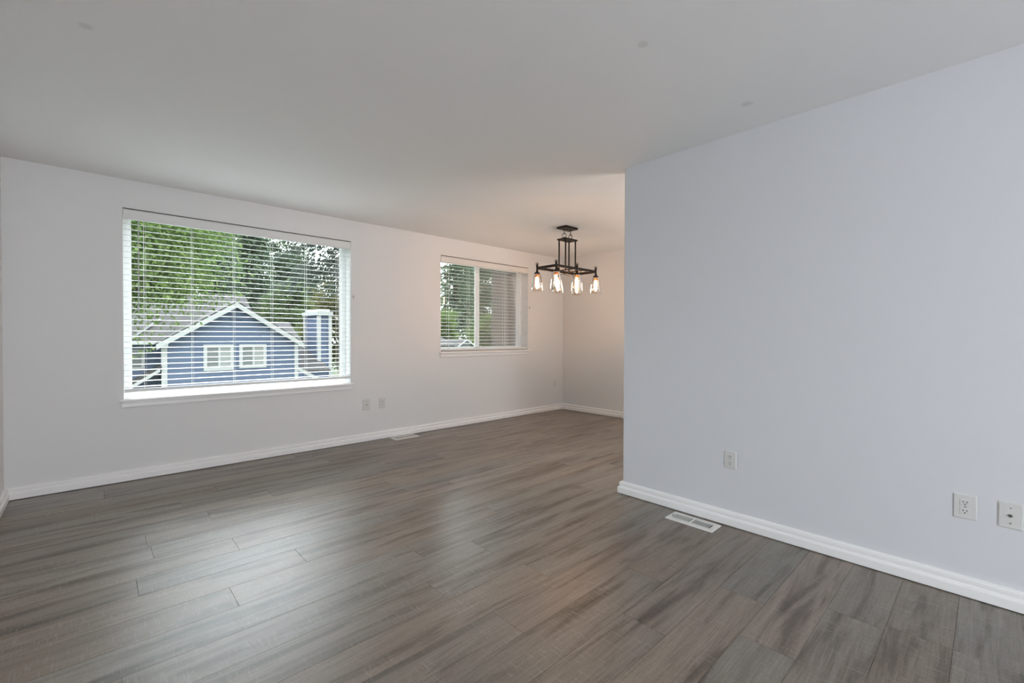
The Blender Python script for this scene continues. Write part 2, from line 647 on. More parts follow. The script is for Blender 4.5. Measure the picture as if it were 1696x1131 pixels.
    def build(self, name, mat, parent=None, world_root=None, loc=None):
        """link as one object; vertices are stored relative to the root's location"""
        o0 = Vector(world_root) if world_root is not None else (Vector(loc) if loc is not None else Vector((0, 0, 0)))
        me = bpy.data.meshes.new(name)
        me.from_pydata([tuple(Vector(p)-o0) for p in self.v], [], self.f)
        me.polygons.foreach_set('use_smooth', self.s)
        bm = bmesh.new()
        bm.from_mesh(me)
        bmesh.ops.recalc_face_normals(bm, faces=bm.faces[:])
        bm.to_mesh(me)
        bm.free()
        me.materials.append(mat)
        me.update()
        o = bpy.data.objects.new(name, me)
        COL.objects.link(o)
        if parent is not None:
            o.parent = parent
        elif loc is not None:
            o.location = loc
        return o


def tag(o, label=None, cat=None, group=None, kind=None):
    if label:
        o['label'] = label
    if cat:
        o['category'] = cat
    if group:
        o['group'] = group
    if kind:
        o['kind'] = kind
    return o


def empty(name, loc, label, cat, group=None):
    o = bpy.data.objects.new(name, None)
    o.empty_display_size = 0.05
    COL.objects.link(o)
    o.location = loc
    return tag(o, label, cat, group)


def struct(name, mb, mat):
    o = mb.build(name, mat)
    return tag(o, kind='structure')


# ------------------------------------------------------------------ floor
ROW = 0.195
KNOWN = {15: 0.226, 14: 0.582, 12: 0.807, 13: 0.143, 11: 0.458, 19: 0.443, 10: 1.28, 8: 1.16, 2: 1.87, 1: 2.33}
PLANK = 1.52
fv, ff, fc = [], [], []
for j in range(-18, 25):
    y0, y1 = 0.09 + ROW*j, 0.09 + ROW*(j+1)
    if y1 < YB or y0 > WY:
        continue
    y0, y1 = max(y0, YB), min(y1, WY+0.005)
    b = KNOWN.get(j, RNG.uniform(0, PLANK))
    xs = [LX-0.01]
    x = b - PLANK*math.ceil((b-LX)/PLANK)
    while x < FX+0.01:
        if x > LX+0.02:
            xs.append(x)
        x += PLANK
    xs.append(FX+0.01)
    for a, c in zip(xs[:-1], xs[1:]):
        rc = (RNG.random(), RNG.random(), RNG.random(), 1.0)
        g, h = 0.0011, 0.0016
        o = len(fv)
        fv += [(a, y0, -h), (c, y0, -h), (c, y1, -h), (a, y1, -h), (a+g, y0+g, 0), (c-g, y0+g, 0), (c-g, y1-g, 0), (a+g, y1-g, 0)]
        for q in ((4, 5, 6, 7), (0, 1, 5, 4), (1, 2, 6, 5), (2, 3, 7, 6), (3, 0, 4, 7)):
            ff.append(tuple(o+i for i in q))
            fc += [rc]*4
me = bpy.data.meshes.new('floor')
me.from_pydata(fv, [], ff)
ca = me.color_attributes.new('plank', 'FLOAT_COLOR', 'CORNER')
ca.data.foreach_set('color', [c for q in fc for c in q])
me.materials.append(M['floor'])
fl = bpy.data.objects.new('floor', me)
COL.objects.link(fl)
tag(fl, kind='structure')

# ------------------------------------------------------------------ ceiling and plain walls
struct('ceiling', MB().box(LX-0.15, YB-0.15, HC, FX+0.15, WY+0.16, HC+0.1), M['ceiling'])
struct('wall_right', MB().box(FX, YB, -0.02, FX+0.12, WY, HC), M['wall'])


def holed_wall(axis_pos, depth, x0, x1, holes, r=0.006, flip=1):
    """a wall along X at y = axis_pos going to axis_pos + flip*depth, with rounded openings (x0, x1, z0, z1)"""
    mb = MB()
    prof = [(r*(1-math.sin(t)), r*(1-math.cos(t))) for t in [math.pi/2*i/5 for i in range(6)]] + [(0, depth)]
    zb = -0.02
    cx = sorted({x0, x1} | {h[0]-r for h in holes} | {h[1]+r for h in holes})
    cz = sorted({zb, HC} | {h[2]-r for h in holes} | {h[3]+r for h in holes})
    for yy in (axis_pos, axis_pos+flip*depth):
        for i in range(len(cx)-1):
            for k in range(len(cz)-1):
                mx, mz = (cx[i]+cx[i+1])/2, (cz[k]+cz[k+1])/2
                if any(h[0]-r < mx < h[1]+r and h[2]-r < mz < h[3]+r for h in holes):
                    if yy == axis_pos:
                        continue
                    continue
                mb.add([(cx[i], yy, cz[k]), (cx[i+1], yy, cz[k]), (cx[i+1], yy, cz[k+1]), (cx[i], yy, cz[k+1])], [(0, 1, 2, 3)])
    for h in holes:
        vs = []
        for (o, d) in prof:
            y = axis_pos + flip*d
            vs += [(h[0]-o, y, h[2]-o), (h[1]+o, y, h[2]-o), (h[1]+o, y, h[3]+o), (h[0]-o, y, h[3]+o)]
        o = prof[0][0]
        fs = []
        for k in range(len(prof)-1):
            for i in range(4):
                fs.append((k*4+i, k*4+(i+1) % 4, (k+1)*4+(i+1) % 4, (k+1)*4+i))
        mb.add(vs, fs, False)
        # back face border
        y = axis_pos + flip*depth
        vs = [(h[0]-r, y, h[2]-r), (h[1]+r, y, h[2]-r), (h[1]+r, y, h[3]+r), (h[0]-r, y, h[3]+r),
              (h[0], y, h[2]), (h[1], y, h[2]), (h[1], y, h[3]), (h[0], y, h[3])]
        mb.add(vs, [(i, (i+1) % 4, 4+(i+1) % 4, 4+i) for i in range(4)])
    for (xa, xb) in ((x0, x0), (x1, x1)):
        mb.add([(xa, axis_pos, zb), (xa, axis_pos+flip*depth, zb), (xa, axis_pos+flip*depth, HC), (xa, axis_pos, HC)], [(0, 1, 2, 3)])
    return mb


struct('wall_north', holed_wall(WY, 0.215, LX-0.12, FX+0.12, [(A0, A1, AB-0.02, AT), (B0, B1, BB-0.02, BT)]), M['wall'])
struct('wall_south', holed_wall(YB, 0.14, LX-0.12, FX+0.12, [(-0.44, 0.44, 0.0, 2.15)], flip=-1), M['wall'])  # opening made to let the added fill light in
struct('wall_left', MB().box(LX-0.12, YB, -0.02, LX, WY, HC), M['wall'])

# partition with a rounded free end
r = 0.012
pp = [(PX, YB)]
for i in range(6):
    t = math.pi/2*i/5
    pp.append((PX+r-r*math.cos(t), PY-r+r*math.sin(t)))
for i in range(6):
    t = math.pi/2*i/5
    pp.append((PX+PT-r+r*math.sin(t), PY-r+r*math.cos(t)))
pp.append((PX+PT, YB))
struct('wall_partition', MB().prism(pp, 'z', -0.02, HC), M['wall_light_toned'])

# ------------------------------------------------------------------ baseboards (moulded profile, mitred at the corners)
BP = [(0.0, 0.004), (0.027, 0.004), (0.028, 0.006), (0.028, 0.044), (0.026, 0.049), (0.020, 0.053), (0.0155, 0.055), (0.0145, 0.060),
      (0.0165, 0.064), (0.0185, 0.067), (0.0185, 0.079), (0.016, 0.085), (0.010, 0.089), (0.0, 0.0905)]


def baseboard(mb, p0, p1, nrm, m0, m1):
    """p0->p1 along the wall foot, nrm into the room; m = +1 inner corner, -1 outer corner, 0 square end"""
    p0, p1, nrm = Vector(p0), Vector(p1), Vector(nrm)
    d = (p1-p0).normalized()
    vs = []
    for (o, z) in BP:
        q = p0 + d*(o*m0) + nrm*o
        vs.append((q.x, q.y, z))
    for (o, z) in BP:
        q = p1 - d*(o*m1) + nrm*o
        vs.append((q.x, q.y, z))
    n = len(BP)
    mb.add(vs, [(i, (i+1) % n, n+(i+1) % n, n+i) for i in range(n)])
    mb.add(vs, [tuple(range(n-1, -1, -1)), tuple(range(n, 2*n))])
    return mb


struct('baseboard_left', baseboard(MB(), (LX, YB), (LX, WY), (1, 0), 1, 1), M['trim'])
struct('baseboard_north', baseboard(MB(), (LX, WY), (FX, WY), (0, -1), 1, 1), M['trim'])
struct('baseboard_right', baseboard(MB(), (FX, WY), (FX, YB), (-1, 0), 1, 1), M['trim'])
bb = MB()
baseboard(bb, (PX, YB), (PX, PY), (-1, 0), 1, -1)
baseboard(bb, (PX, PY), (PX+PT, PY), (0, 1), -1, -1)
baseboard(bb, (PX+PT, PY), (PX+PT, YB), (1, 0), -1, 1)
struct('baseboard_partition', bb, M['trim'])

# ------------------------------------------------------------------ windows: frame, glass, stool and apron
FD0, FD1 = WY+0.140, WY+0.200


def window_unit(idx, x0, x1, z0, z1, slider):
    root = bpy.data.objects.new('window_%d' % idx, None)
    COL.objects.link(root)
    root.location = ((x0+x1)/2, WY+0.17, z0)
    tag(root, kind='structure')
    L = root.location
    fw = 0.045
    mb = MB()
    mb.box(x0, FD0, z0, x0+fw, FD1, z1, 0.004).box(x1-fw, FD0, z0, x1, FD1, z1, 0.004)
    fb = 0.045 if not slider else 0.028
    mb.box(x0+fw, FD0, z0, x1-fw, FD1, z0+fb, 0.004).box(x0+fw, FD0, z1-fw, x1-fw, FD1, z1, 0.004)
    mb.build('window_frame', M['vinyl'], root, L)
    if not slider:
        b = MB()
        gx0, gx1, gz0, gz1 = x0+fw, x1-fw, z0+fw, z1-fw
        for (a, c, e, g) in ((gx0, gx0+.014, gz0, gz1), (gx1-.014, gx1, gz0, gz1), (gx0+.014, gx1-.014, gz0, gz0+.014), (gx0+.014, gx1-.014, gz1-.014, gz1)):
            b.box(a, FD0+0.02, e, c, FD0+0.034, g, 0.002)
        b.build('glazing_bead', M['vinyl'], root, L)
        g = MB().add([(gx0, FD0+0.036, gz0), (gx1, FD0+0.036, gz0), (gx1, FD0+0.036, gz1), (gx0, FD0+0.036, gz1)], [(0, 1, 2, 3)])
        g.build('window_pane', M['pane'], root, L)
    else:
        xm = x0 + (3.945-3.2265)
        for k, (a, c, yy) in enumerate(((x0+fw, xm+0.03, FD0+0.012), (xm-0.022, x1-fw, FD0+0.038))):
            sw = 0.030
            s = MB()
            s.box(a, yy, z0+fb, a+(sw if k == 0 else 0.045), yy+0.022, z1-fw, 0.003)
            s.box(c-(0.075 if k == 0 else sw*0.6), yy, z0+fb, c, yy+0.022, z1-fw, 0.003)
            s.box(a+sw, yy, z0+fb, c-sw*0.6, yy+0.022, z0+fb+sw*0.7, 0.003).box(a+sw, yy, z1-fw-sw*0.7, c-sw*0.6, yy+0.022, z1-fw, 0.003)
            so = s.build('sliding_sash', M['vinyl'], root, L)
            g = MB().add([(a+.01, yy+.011, z0+fw+.01), (c-.01, yy+.011, z0+fw+.01), (c-.01, yy+.011, z1-fw-.01), (a+.01, yy+.011, z1-fw-.01)], [(0, 1, 2, 3)])
            g.build('window_pane', M['pane'], so, L)
        sc = MB().add([(xm+.02, FD1-.006, z0+fw), (x1-fw, FD1-.006, z0+fw), (x1-fw, FD1-.006, z1-fw), (xm+.02, FD1-.006, z1-fw)], [(0, 1, 2, 3)])
        tag(sc.build('insect_screen', M['screen'], root, L), 'grey insect screen outside the sliding half')
    # stool with rounded nose and horns, apron with a small moulding
    st = MB()
    nose = [(-0.036, -0.010), (-0.033, -0.003), (-0.028, 0.0), (0.0, 0.0), (0.140, 0.040), (0.140, -0.016), (-0.028, -0.018), (-0.034, -0.016)]
    st.prism([(WY+a, z0+b) for a, b in nose[3:6]] + [(WY, z0-0.016)], 'x', x0-0.001, x1+0.001)
    st.prism([(WY+a, z0+b) for a, b in nose[:4]] + [(WY, z0-0.018), (WY-0.028, z0-0.018), (WY-0.034, z0-0.016)], 'x', x0-0.028, x1+0.020)
    ap = [(0.0, -0.018), (-0.020, -0.018), (-0.020, -0.030), (-0.014, -0.034), (-0.014, -0.060), (-0.010, -0.066), (0.0, -0.068)]
    st.prism([(WY+a, z0+b) for a, b in ap], 'x', x0-0.014, x1+0.008)
    struct('trim_%d' % idx, st, M['trim'])
    return root


window_unit(1, A0, A1, AB, AT, False)
window_unit(2, B0, B1, BB, BT, True)


# ------------------------------------------------------------------ window blinds
def blind(x0, x1, z0, z1, ladders, wand_x, label, tilt=math.radians(4), pitch=0.046, rail=0.054):
    yc = WY+0.040
    root = empty('window_blind', ((x0+x1)/2, yc, z1-0.002), label, 'blind')
    L = root.location
    v = MB().box(x0+0.003, WY-0.001, z1-0.087, x1-0.003, WY+0.009, z1-0.010, 0.0015)
    v.box(x0+0.003, WY-0.0035, z1-0.083, x1-0.003, WY, z1-0.079, 0.001).box(x0+0.003, WY-0.0035, z1-0.020, x1-0.003, WY, z1-0.015, 0.001)
    v.build('valance', M['valance'], root, L)
    MB().box(x0+0.004, WY+0.012, z1-0.062, x1-0.004, WY+0.064, z1-0.016, 0.0005).box(x0+0.001, WY+0.050, z1-0.020, x1-0.001, WY+0.064, z1+0.0005).build('headrail', M['slat'], root, L)  # second box: rear lip added to block daylight above the valance
    zb = z0+rail+0.041
    n = int((z1-0.080-zb)/pitch)+1
    me0 = None
    for i in range(n):
        z = zb + pitch*i
        if me0 is None:
            s = MB()
            hw, th = 0.025, 0.0011
            pr = []
            for k in range(7):                 # slightly crowned slat
                t = -1+2*k/6
                pr.append((hw*t, 0.0022*(1-t*t)))
            poly = [(a, b+th) for a, b in pr] + [(a, b-th) for a, b in reversed(pr)]
            c, sn = math.cos(tilt), math.sin(tilt)
            poly = [(yc+a*c-b*sn, z+a*sn+b*c) for a, b in poly]
            s.prism(poly, 'x', x0+0.006, x1-0.006)
            so = s.build('slat', M['slat'], root, L)
            me0 = so
        else:
            so = me0.copy()
            COL.objects.link(so)
            so.parent = root
            so.location = (0, 0, z-zb)
    MB().box(x0+0.006, yc-0.025, z0+rail, x1-0.006, yc+0.025, z0+rail+0.024, 0.004, 2).build('bottom_rail', M['slat'], root, L)
    for lx in ladders:
        for yy in (yc-0.0262, yc+0.0262):
            MB().cyl((lx, yy, z0+rail+0.006), (lx, yy, z1-0.065), 0.0011, n=6).build('ladder_cord', M['cord'], root, L)
        MB().cyl((lx+0.012, yc, z0+rail+0.006), (lx+0.012, yc, z1-0.065), 0.0009, n=6).build('lift_cord', M['cord'], root, L)
        MB().lathe((lx, yc-0.010, z0+rail-0.004), [(0.0, 0), (0.005, 0.0005), (0.006, 0.004), (0.0, 0.0045)], 10).build('cord_plug', M['slat'], root, L)
    if wand_x:
        w = MB().cyl((wand_x, WY+0.006, z1-0.085), (wand_x, WY+0.006, z1-0.80), 0.0042, n=6)
        w.lathe((wand_x, WY+0.006, z1-0.83), [(0.0, 0.0), (0.0055, 0.003), (0.0065, 0.03), (0.004, 0.036)], 10)
        w.build('tilt_wand', M['wand'], root, L)
    return root


blind(A0, A1, AB, AT, [0.308, 0.634, 0.955, 1.278, 1.595, 1.919], 0.272, 'white horizontal blind with open slats in the large left window')
blind(B0, B1, BB, BT, [3.36, 3.69, 4.34, 4.625], None, 'white horizontal blind with open slats in the smaller window beside the chandelier', rail=0.018)


def cord_hook(x, z, label):
    root = empty('cord_cleat', (x, WY, z), label, 'hook')
    L = root.location
    mb = MB().box(x-0.006, WY-0.004, z-0.016, x+0.006, WY, z+0.016, 0.001)
    mb.build('mounting_plate', M['wand'], root, L)
    hk = MB().cyl((x, WY-0.002, z), (x, WY-0.016, z), 0.0032, n=10)
    hk.tube([(x, WY-0.016, z-0.022), (x, WY-0.021, z-0.012), (x, WY-0.018, z), (x, WY-0.021, z+0.012), (x, WY-0.016, z+0.022)], [0.002, 0.003, 0.0038, 0.003, 0.002], 8)
    hk.build('cleat', M['wand'], root, L)


cord_hook(2.082, 1.611, 'small grey cord cleat on the wall right of the large window')
cord_hook(4.815, 1.612, 'small grey cord cleat on the wall right of the smaller window')


# ------------------------------------------------------------------ outlets and coax plates (local: X right, Y out of the wall, Z up)
def wall_xf(face, p):
    """transform from plate space to the wall: 'north' faces -Y, 'part' faces -X, 'right' faces -X"""
    if face == 'north':
        return Matrix.Translation(p) @ Matrix(((1, 0, 0, 0), (0, -1, 0, 0), (0, 0, 1, 0), (0, 0, 0, 1)))
    return Matrix.Translation(p) @ Matrix(((0, -1, 0, 0), (-1, 0, 0, 0), (0, 0, 1, 0), (0, 0, 0, 1)))


def rounded(w, h, r, n=5):
    pts = []
    for (cx, cz, a0) in ((w/2-r, h/2-r, 0), (-w/2+r, h/2-r, 90), (-w/2+r, -h/2+r, 180), (w/2-r, -h/2+r, 270)):
        for i in range(n+1):
            a = math.radians(a0+90*i/n)
            pts.append((cx+r*math.cos(a), cz+r*math.sin(a)))
    return pts


def plate_mesh(w, h, xf):
    mb = MB()
    outer = rounded(w, h, 0.004)
    inner = rounded(w-0.008, h-0.008, 0.003)
    n = len(outer)
    vs = [xf @ Vector((a, 0.0, b)) for a, b in outer] + [xf @ Vector((a, 0.003, b)) for a, b in outer] + [xf @ Vector((a, 0.0062, b)) for a, b in inner]
    fs = []
    for k in range(2):
        for i in range(n):
            fs.append((k*n+i, k*n+(i+1) % n, (k+1)*n+(i+1) % n, (k+1)*n+i))
    fs.append(tuple(range(2*n, 3*n)))
    fs.append(tuple(range(n-1, -1, -1)))
    mb.add(vs, fs)
    return mb


def disc(mb, xf, x, z, y0, y1, r, n=14, squash=1.0):
    vs = []
    for y in (y0, y1):
        for i in range(n):
            a = 2*math.pi*i/n
            vs.append(xf @ Vector((x+r*math.cos(a), y, z+r*squash*math.sin(a))))
    mb.add(vs, [(i, (i+1) % n, n+(i+1) % n, n+i) for i in range(n)], True)
    mb.add(vs, [tuple(range(n, 2*n))])
    return mb


def outlet(face, p, w, h, label, style='round'):
    p = Vector(p)
    xf = wall_xf(face, p)
    root = empty('wall_outlet', p, label, 'outlet', 'electrical outlets')
    plate_mesh(w, h, xf).build('cover_plate', M['plate'], root, p)
    for s in (1, -1):
        zc = s*0.0195
        if style == 'round':
            poly = []
            for i in range(28):
                a = 2*math.pi*i/28
                poly.append((max(-0.0165, min(0.0165, 0.0175*math.cos(a))), max(-0.0135, min(0.0135, 0.0175*math.sin(a)))))
        else:
            poly = rounded(0.034, 0.028, 0.005)
        rc = MB()
        n = len(poly)
        vs = [xf @ Vector((a, 0.005, b+zc)) for a, b in poly] + [xf @ Vector((a, 0.0078, b+zc)) for a, b in poly] + \
             [xf @ Vector((a*0.93, 0.0084, b*0.93+zc)) for a, b in poly]
        fs = [(k*n+i, k*n+(i+1) % n, (k+1)*n+(i+1) % n, (k+1)*n+i) for k in range(2) for i in range(n)] + [tuple(range(2*n, 3*n))]
        rc.add(vs, fs)
        ro = rc.build('receptacle', M['plate'], root, p)
        sl = MB()
        for (dx, hh) in ((-0.0064, 0.0040), (0.0064, 0.0033)):
            sl.box(dx-0.0013, 0.0070, zc+0.003-hh, dx+0.0013, 0.0088, zc+0.003+hh, 0, 1, xf)
        disc(sl, xf, 0, zc-0.0072, 0.0070, 0.0088, 0.0026, 12)
        sl.build('contact_slots', M['dark'], ro, p)
    disc(MB(), xf, 0, 0, 0.005, 0.0078, 0.0028, 12).build('screw', M['steel'], root, p)
    return root


def coax(face, p, w, h, label):
    p = Vector(p)
    xf = wall_xf(face, p)
    root = empty('coax_plate', p, label, 'wall plate', 'cable jack plates')
    plate_mesh(w, h, xf).build('cover_plate', M['plate'], root, p)
    c = MB()
    disc(c, xf, 0, 0, 0.005, 0.0085, 0.0075, 6)
    disc(c, xf, 0, 0, 0.006, 0.016, 0.0046, 16)
    co = c.build('connector', M['steel'], root, p)
    disc(MB(), xf, 0, 0, 0.0158, 0.0163, 0.0026, 12).build('connector_bore', M['dark'], co, p)
    for s in (1, -1):
        disc(MB(), xf, 0, s*0.033, 0.005, 0.0078, 0.0030, 12).build('screw', M['steel'], root, p)
    return root


outlet('part', (PX, 1.1135, 0.4115), 0.073, 0.112, 'duplex outlet on the plain wall above the floor register')
outlet('part', (PX, 0.0775, 0.407), 0.077, 0.112, 'duplex outlet on the plain wall next to the cable jack at the right edge', 'square')
coax('part', (PX, -0.062, 0.407), 0.074, 0.114, 'white cable jack plate on the plain wall at the right edge')
coax('north', (2.232, WY, 0.411), 0.084, 0.124, 'white cable jack plate on the window wall below the large window')
outlet('north', (2.423, WY, 0.410), 0.075, 0.120, 'duplex outlet on the window wall beside the cable jack')
outlet('north', (5.400, WY, 0.418), 0.073, 0.116, 'duplex outlet low on the window wall near the far corner')


# ------------------------------------------------------------------ floor registers
def register(cx, cy, lx, ly, label, long_axis, lever_end):
    """lx, ly outer size; louvres split in two groups along the long axis"""
    root = empty('floor_register', (cx, cy, 0), label, 'floor register', 'floor registers')
    L = root.location
    rot = Matrix.Translation((cx, cy, 0)) @ (Matrix.Rotation(math.pi/2, 4, 'Z') if long_axis == 'y' else Matrix.Identity(4))
    a, b = max(lx, ly)/2, min(lx, ly)/2
    bw, bs = 0.033, 0.036                 # border at the ends and along the sides
    f = MB()
    z0, z1 = 0.0, 0.0065

    def ringframe(ox, oy, ix, iy):
        vs = [(-ox, -oy, z0), (ox, -oy, z0), (ox, oy, z0), (-ox, oy, z0),
              (-ox+.006, -oy+.006, z1), (ox-.006, -oy+.006, z1), (ox-.006, oy-.006, z1), (-ox+.006, oy-.006, z1),
              (-ix, -iy, z1), (ix, -iy, z1), (ix, iy, z1), (-ix, iy, z1),
              (-ix, -iy, z0+.0015), (ix, -iy, z0+.0015), (ix, iy, z0+.0015), (-ix, iy, z0+.0015)]
        fs = [(k*4+i, k*4+(i+1) % 4, (k+1)*4+(i+1) % 4, (k+1)*4+i) for k in range(3) for i in range(4)]
        f.add([rot @ Vector(p) for p in vs], fs)
    ringframe(a, b, a-bw, b-bs)
    f.box(-0.008, -b+bs, 0.0015, 0.008, b-bs, z1, 0, 1, rot)
    n = 10
    for g in (-1, 1):
        x0, x1 = (0.008, a-bw) if g > 0 else (-(a-bw), -0.008)
        for i in range(1, n):
            x = x0+(x1-x0)*i/n
            f.box(x-0.0024, -b+bs, z1-0.0016, x+0.0024, b-bs, z1-0.0002, 0, 1, rot)
    f.build('grille', M['register'], root, L)
    hl, op = (-(a-bw), -0.008), (0.008, a-bw)
    if lever_end > 0:
        hl, op = (0.008, a-bw), (-(a-bw), -0.008)
    MB().box(hl[0], -b+bs, 0.0004, hl[1], b-bs, 0.0036, 0, 1, rot).build('damper_blade', M['damper'], root, L)
    MB().box(op[0], -b+bs, 0.0004, op[1], b-bs, 0.0009, 0, 1, rot).build('duct_opening', M['dark'], root, L)
    xl = lever_end*(a-bw+0.010)
    MB().box(xl-0.004, -0.013, z1-0.001, xl+0.004, 0.013, z1+0.002, 0.0015, 1, rot).build('lever', M['damper'], root, L)
    return root


register(2.789, 1.2955, 0.142, 0.308, 'white louvred floor register at the foot of the plain partition wall', 'y', 1)
register(2.648, 4.6695, 0.310, 0.150, 'white louvred floor register under the window wall', 'x', 1)


# ------------------------------------------------------------------ chandelier
def chandelier():
    cx, cy = 4.013, 3.367
    ax, wy = 0.353, 0.143
    ZB = 1.950
    root = empty('chandelier', (cx, cy, HC), 'bronze rectangular chandelier with six lit clear glass jar shades', 'chandelier')
    L = root.location
    br = M['bronze']
    # canopy on the ceiling
    c = MB().box(cx-0.108, cy-0.072, HC-0.022, cx+0.108, cy+0.072, HC, 0.004)
    for s in (-1, 1):
        c.lathe((cx+s*0.055, cy, HC-0.034), [(0.0, 0.0), (0.008, 0.001), (0.009, 0.012)], 12)
    c.lathe((cx, cy, HC-0.030), [(0.0, 0.0), (0.007, 0.001), (0.008, 0.008)], 12)
    c.build('canopy', br, root, L)
    # hanging links and rings
    zp = 2.300
    for s in (-1, 1):
        x = cx+s*0.055
        h = MB()
        zt = HC-0.034
        for k in range(2):
            pts = []
            zc = zt-0.016-k*0.026
            for i in range(16):
                t = 2*math.pi*i/16
                u, v = 0.0075*math.cos(t), 0.0165*math.sin(t)
                pts.append((x+(u if k == 0 else 0), cy+(0 if k == 0 else u), zc+v))
            h.tube(pts, 0.0022, 6, closed=True)
        h.build('chain_link', br, root, L)
        MB().ring((x, cy, zp+0.040), (0.68, 0.73, 0) if s < 0 else (1, 0.15, 0), 0.024, 0.0030, 28, 8).build('hanging_ring', br, root, L)
        MB().cyl((x, cy, zp-0.022), (x, cy, zp+0.020), 0.006, n=12).build('ring_bolt', br, root, L)
    MB().box(cx-0.108, cy-0.066, zp-0.013, cx+0.108, cy+0.066, zp+0.003, 0.003).build('yoke_plate', br, root, L)
    for sx in (-1, 1):
        for sy in (-1, 1):
            w = 0.0105
            x, y = cx+sx*0.088, cy+sy*0.048
            MB().box(x-w/2-0.001, y-w/2-0.001, ZB-0.012, x+w/2+0.001, y+w/2+0.001, zp-0.012, 0.001).build('rod', br, root, L)
    # rectangular frame and the two cross straps that carry the rods
    f = MB()
    for s in (-1, 1):
        f.box(cx-ax-0.006, cy+s*wy-0.005, ZB-0.015, cx+ax+0.006, cy+s*wy+0.005, ZB+0.015, 0.0015)
    for s in (-1, 1):
        f.box(cx+s*ax-0.005, cy-wy, ZB-0.015, cx+s*ax+0.005, cy+wy, ZB+0.015, 0.0015)
    f.build('frame', br, root, L)
    for s in (-1, 1):
        x = cx+s*0.088
        MB().box(x-0.006, cy-wy, ZB-0.018, x+0.006, cy+wy, ZB-0.008, 0.001).build('cross_strap', br, root, L)
        pts = []
        for i in range(15):
            t = -1+2*i/14
            pts.append((x+0.006+s*0.004*math.sin(5*t), cy+t*(wy-0.01), ZB-0.018-0.040*(1-t*t)))
        MB().tube(pts, 0.0034, 8).build('cable', M['cable'], root, L)
    # six lamps
    for i, sx in enumerate((-1, 0, 1)):
        for sy in (-1, 1):
            x, y = cx+sx*ax, cy+sy*wy
            lamp = MB()
            lamp.lathe((x, y, 0), [(0.0, ZB+0.056), (0.008, ZB+0.054), (0.009, ZB+0.034), (0.014, ZB+0.030), (0.014, ZB+0.020), (0.011, ZB+0.016),
                                   (0.011, ZB-0.028), (0.014, ZB-0.032), (0.013, ZB-0.040), (0.020, ZB-0.046), (0.031, ZB-0.052), (0.033, ZB-0.060), (0.033, ZB-0.068), (0.0, ZB-0.068)], 20)
            lo = lamp.build('lamp_holder', br, root, L)
            fr = MB().ring((x, y, ZB+0.046), (0.68, 0.73, 0), 0.017, 0.0024, 24, 8)
            fr.build('finial_ring', br, lo, L)
            MB().lathe((x, y, 0), [(0.0235, ZB-0.068), (0.0245, ZB-0.074), (0.0235, ZB-0.080), (0.0245, ZB-0.086), (0.022, ZB-0.092), (0.022, ZB-0.104), (0.0, ZB-0.106)], 18).build('socket', M['copper'], lo, L)
            zb = ZB-0.104
            MB().lathe((x, y, 0), [(0.012, zb), (0.0125, zb-0.012), (0.0150, zb-0.030), (0.0175, zb-0.055), (0.0180, zb-0.080), (0.0160, zb-0.102), (0.0115, zb-0.118), (0.006, zb-0.126), (0.0, zb-0.128)], 20).build('bulb', M['bulb'], lo, L)
            js = [(0.030, ZB-0.066), (0.040, ZB-0.070), (0.046, ZB-0.082), (0.049, ZB-0.110), (0.055, ZB-0.160), (0.061, ZB-0.215), (0.064, ZB-0.252)]
            j = MB().lathe((x, y, 0), js + [(0.0655, ZB-0.254), (0.0655, ZB-0.250)], 32)
            j.build('glass_shade', M['jar'], lo, L)
    return root


chandelier()

# ------------------------------------------------------------------ outside: ground, blue house
GZ = -3.2
tag(MB().box(-60, WY+1.5, GZ-0.2, 90, 90, GZ).build('ground', M['lawn']), kind='structure')


def rake(mb, p0, p1, y, w, t=0.045):
    """white fascia board of width w hanging below the line p0-p1 (x, z) in the plane y"""
    (x0, z0), (x1, z1) = p0, p1
    mb.prism([(x0, z0), (x1, z1), (x1, z1-w), (x0, z0-w)], 'y', y-t, y)
    return mb


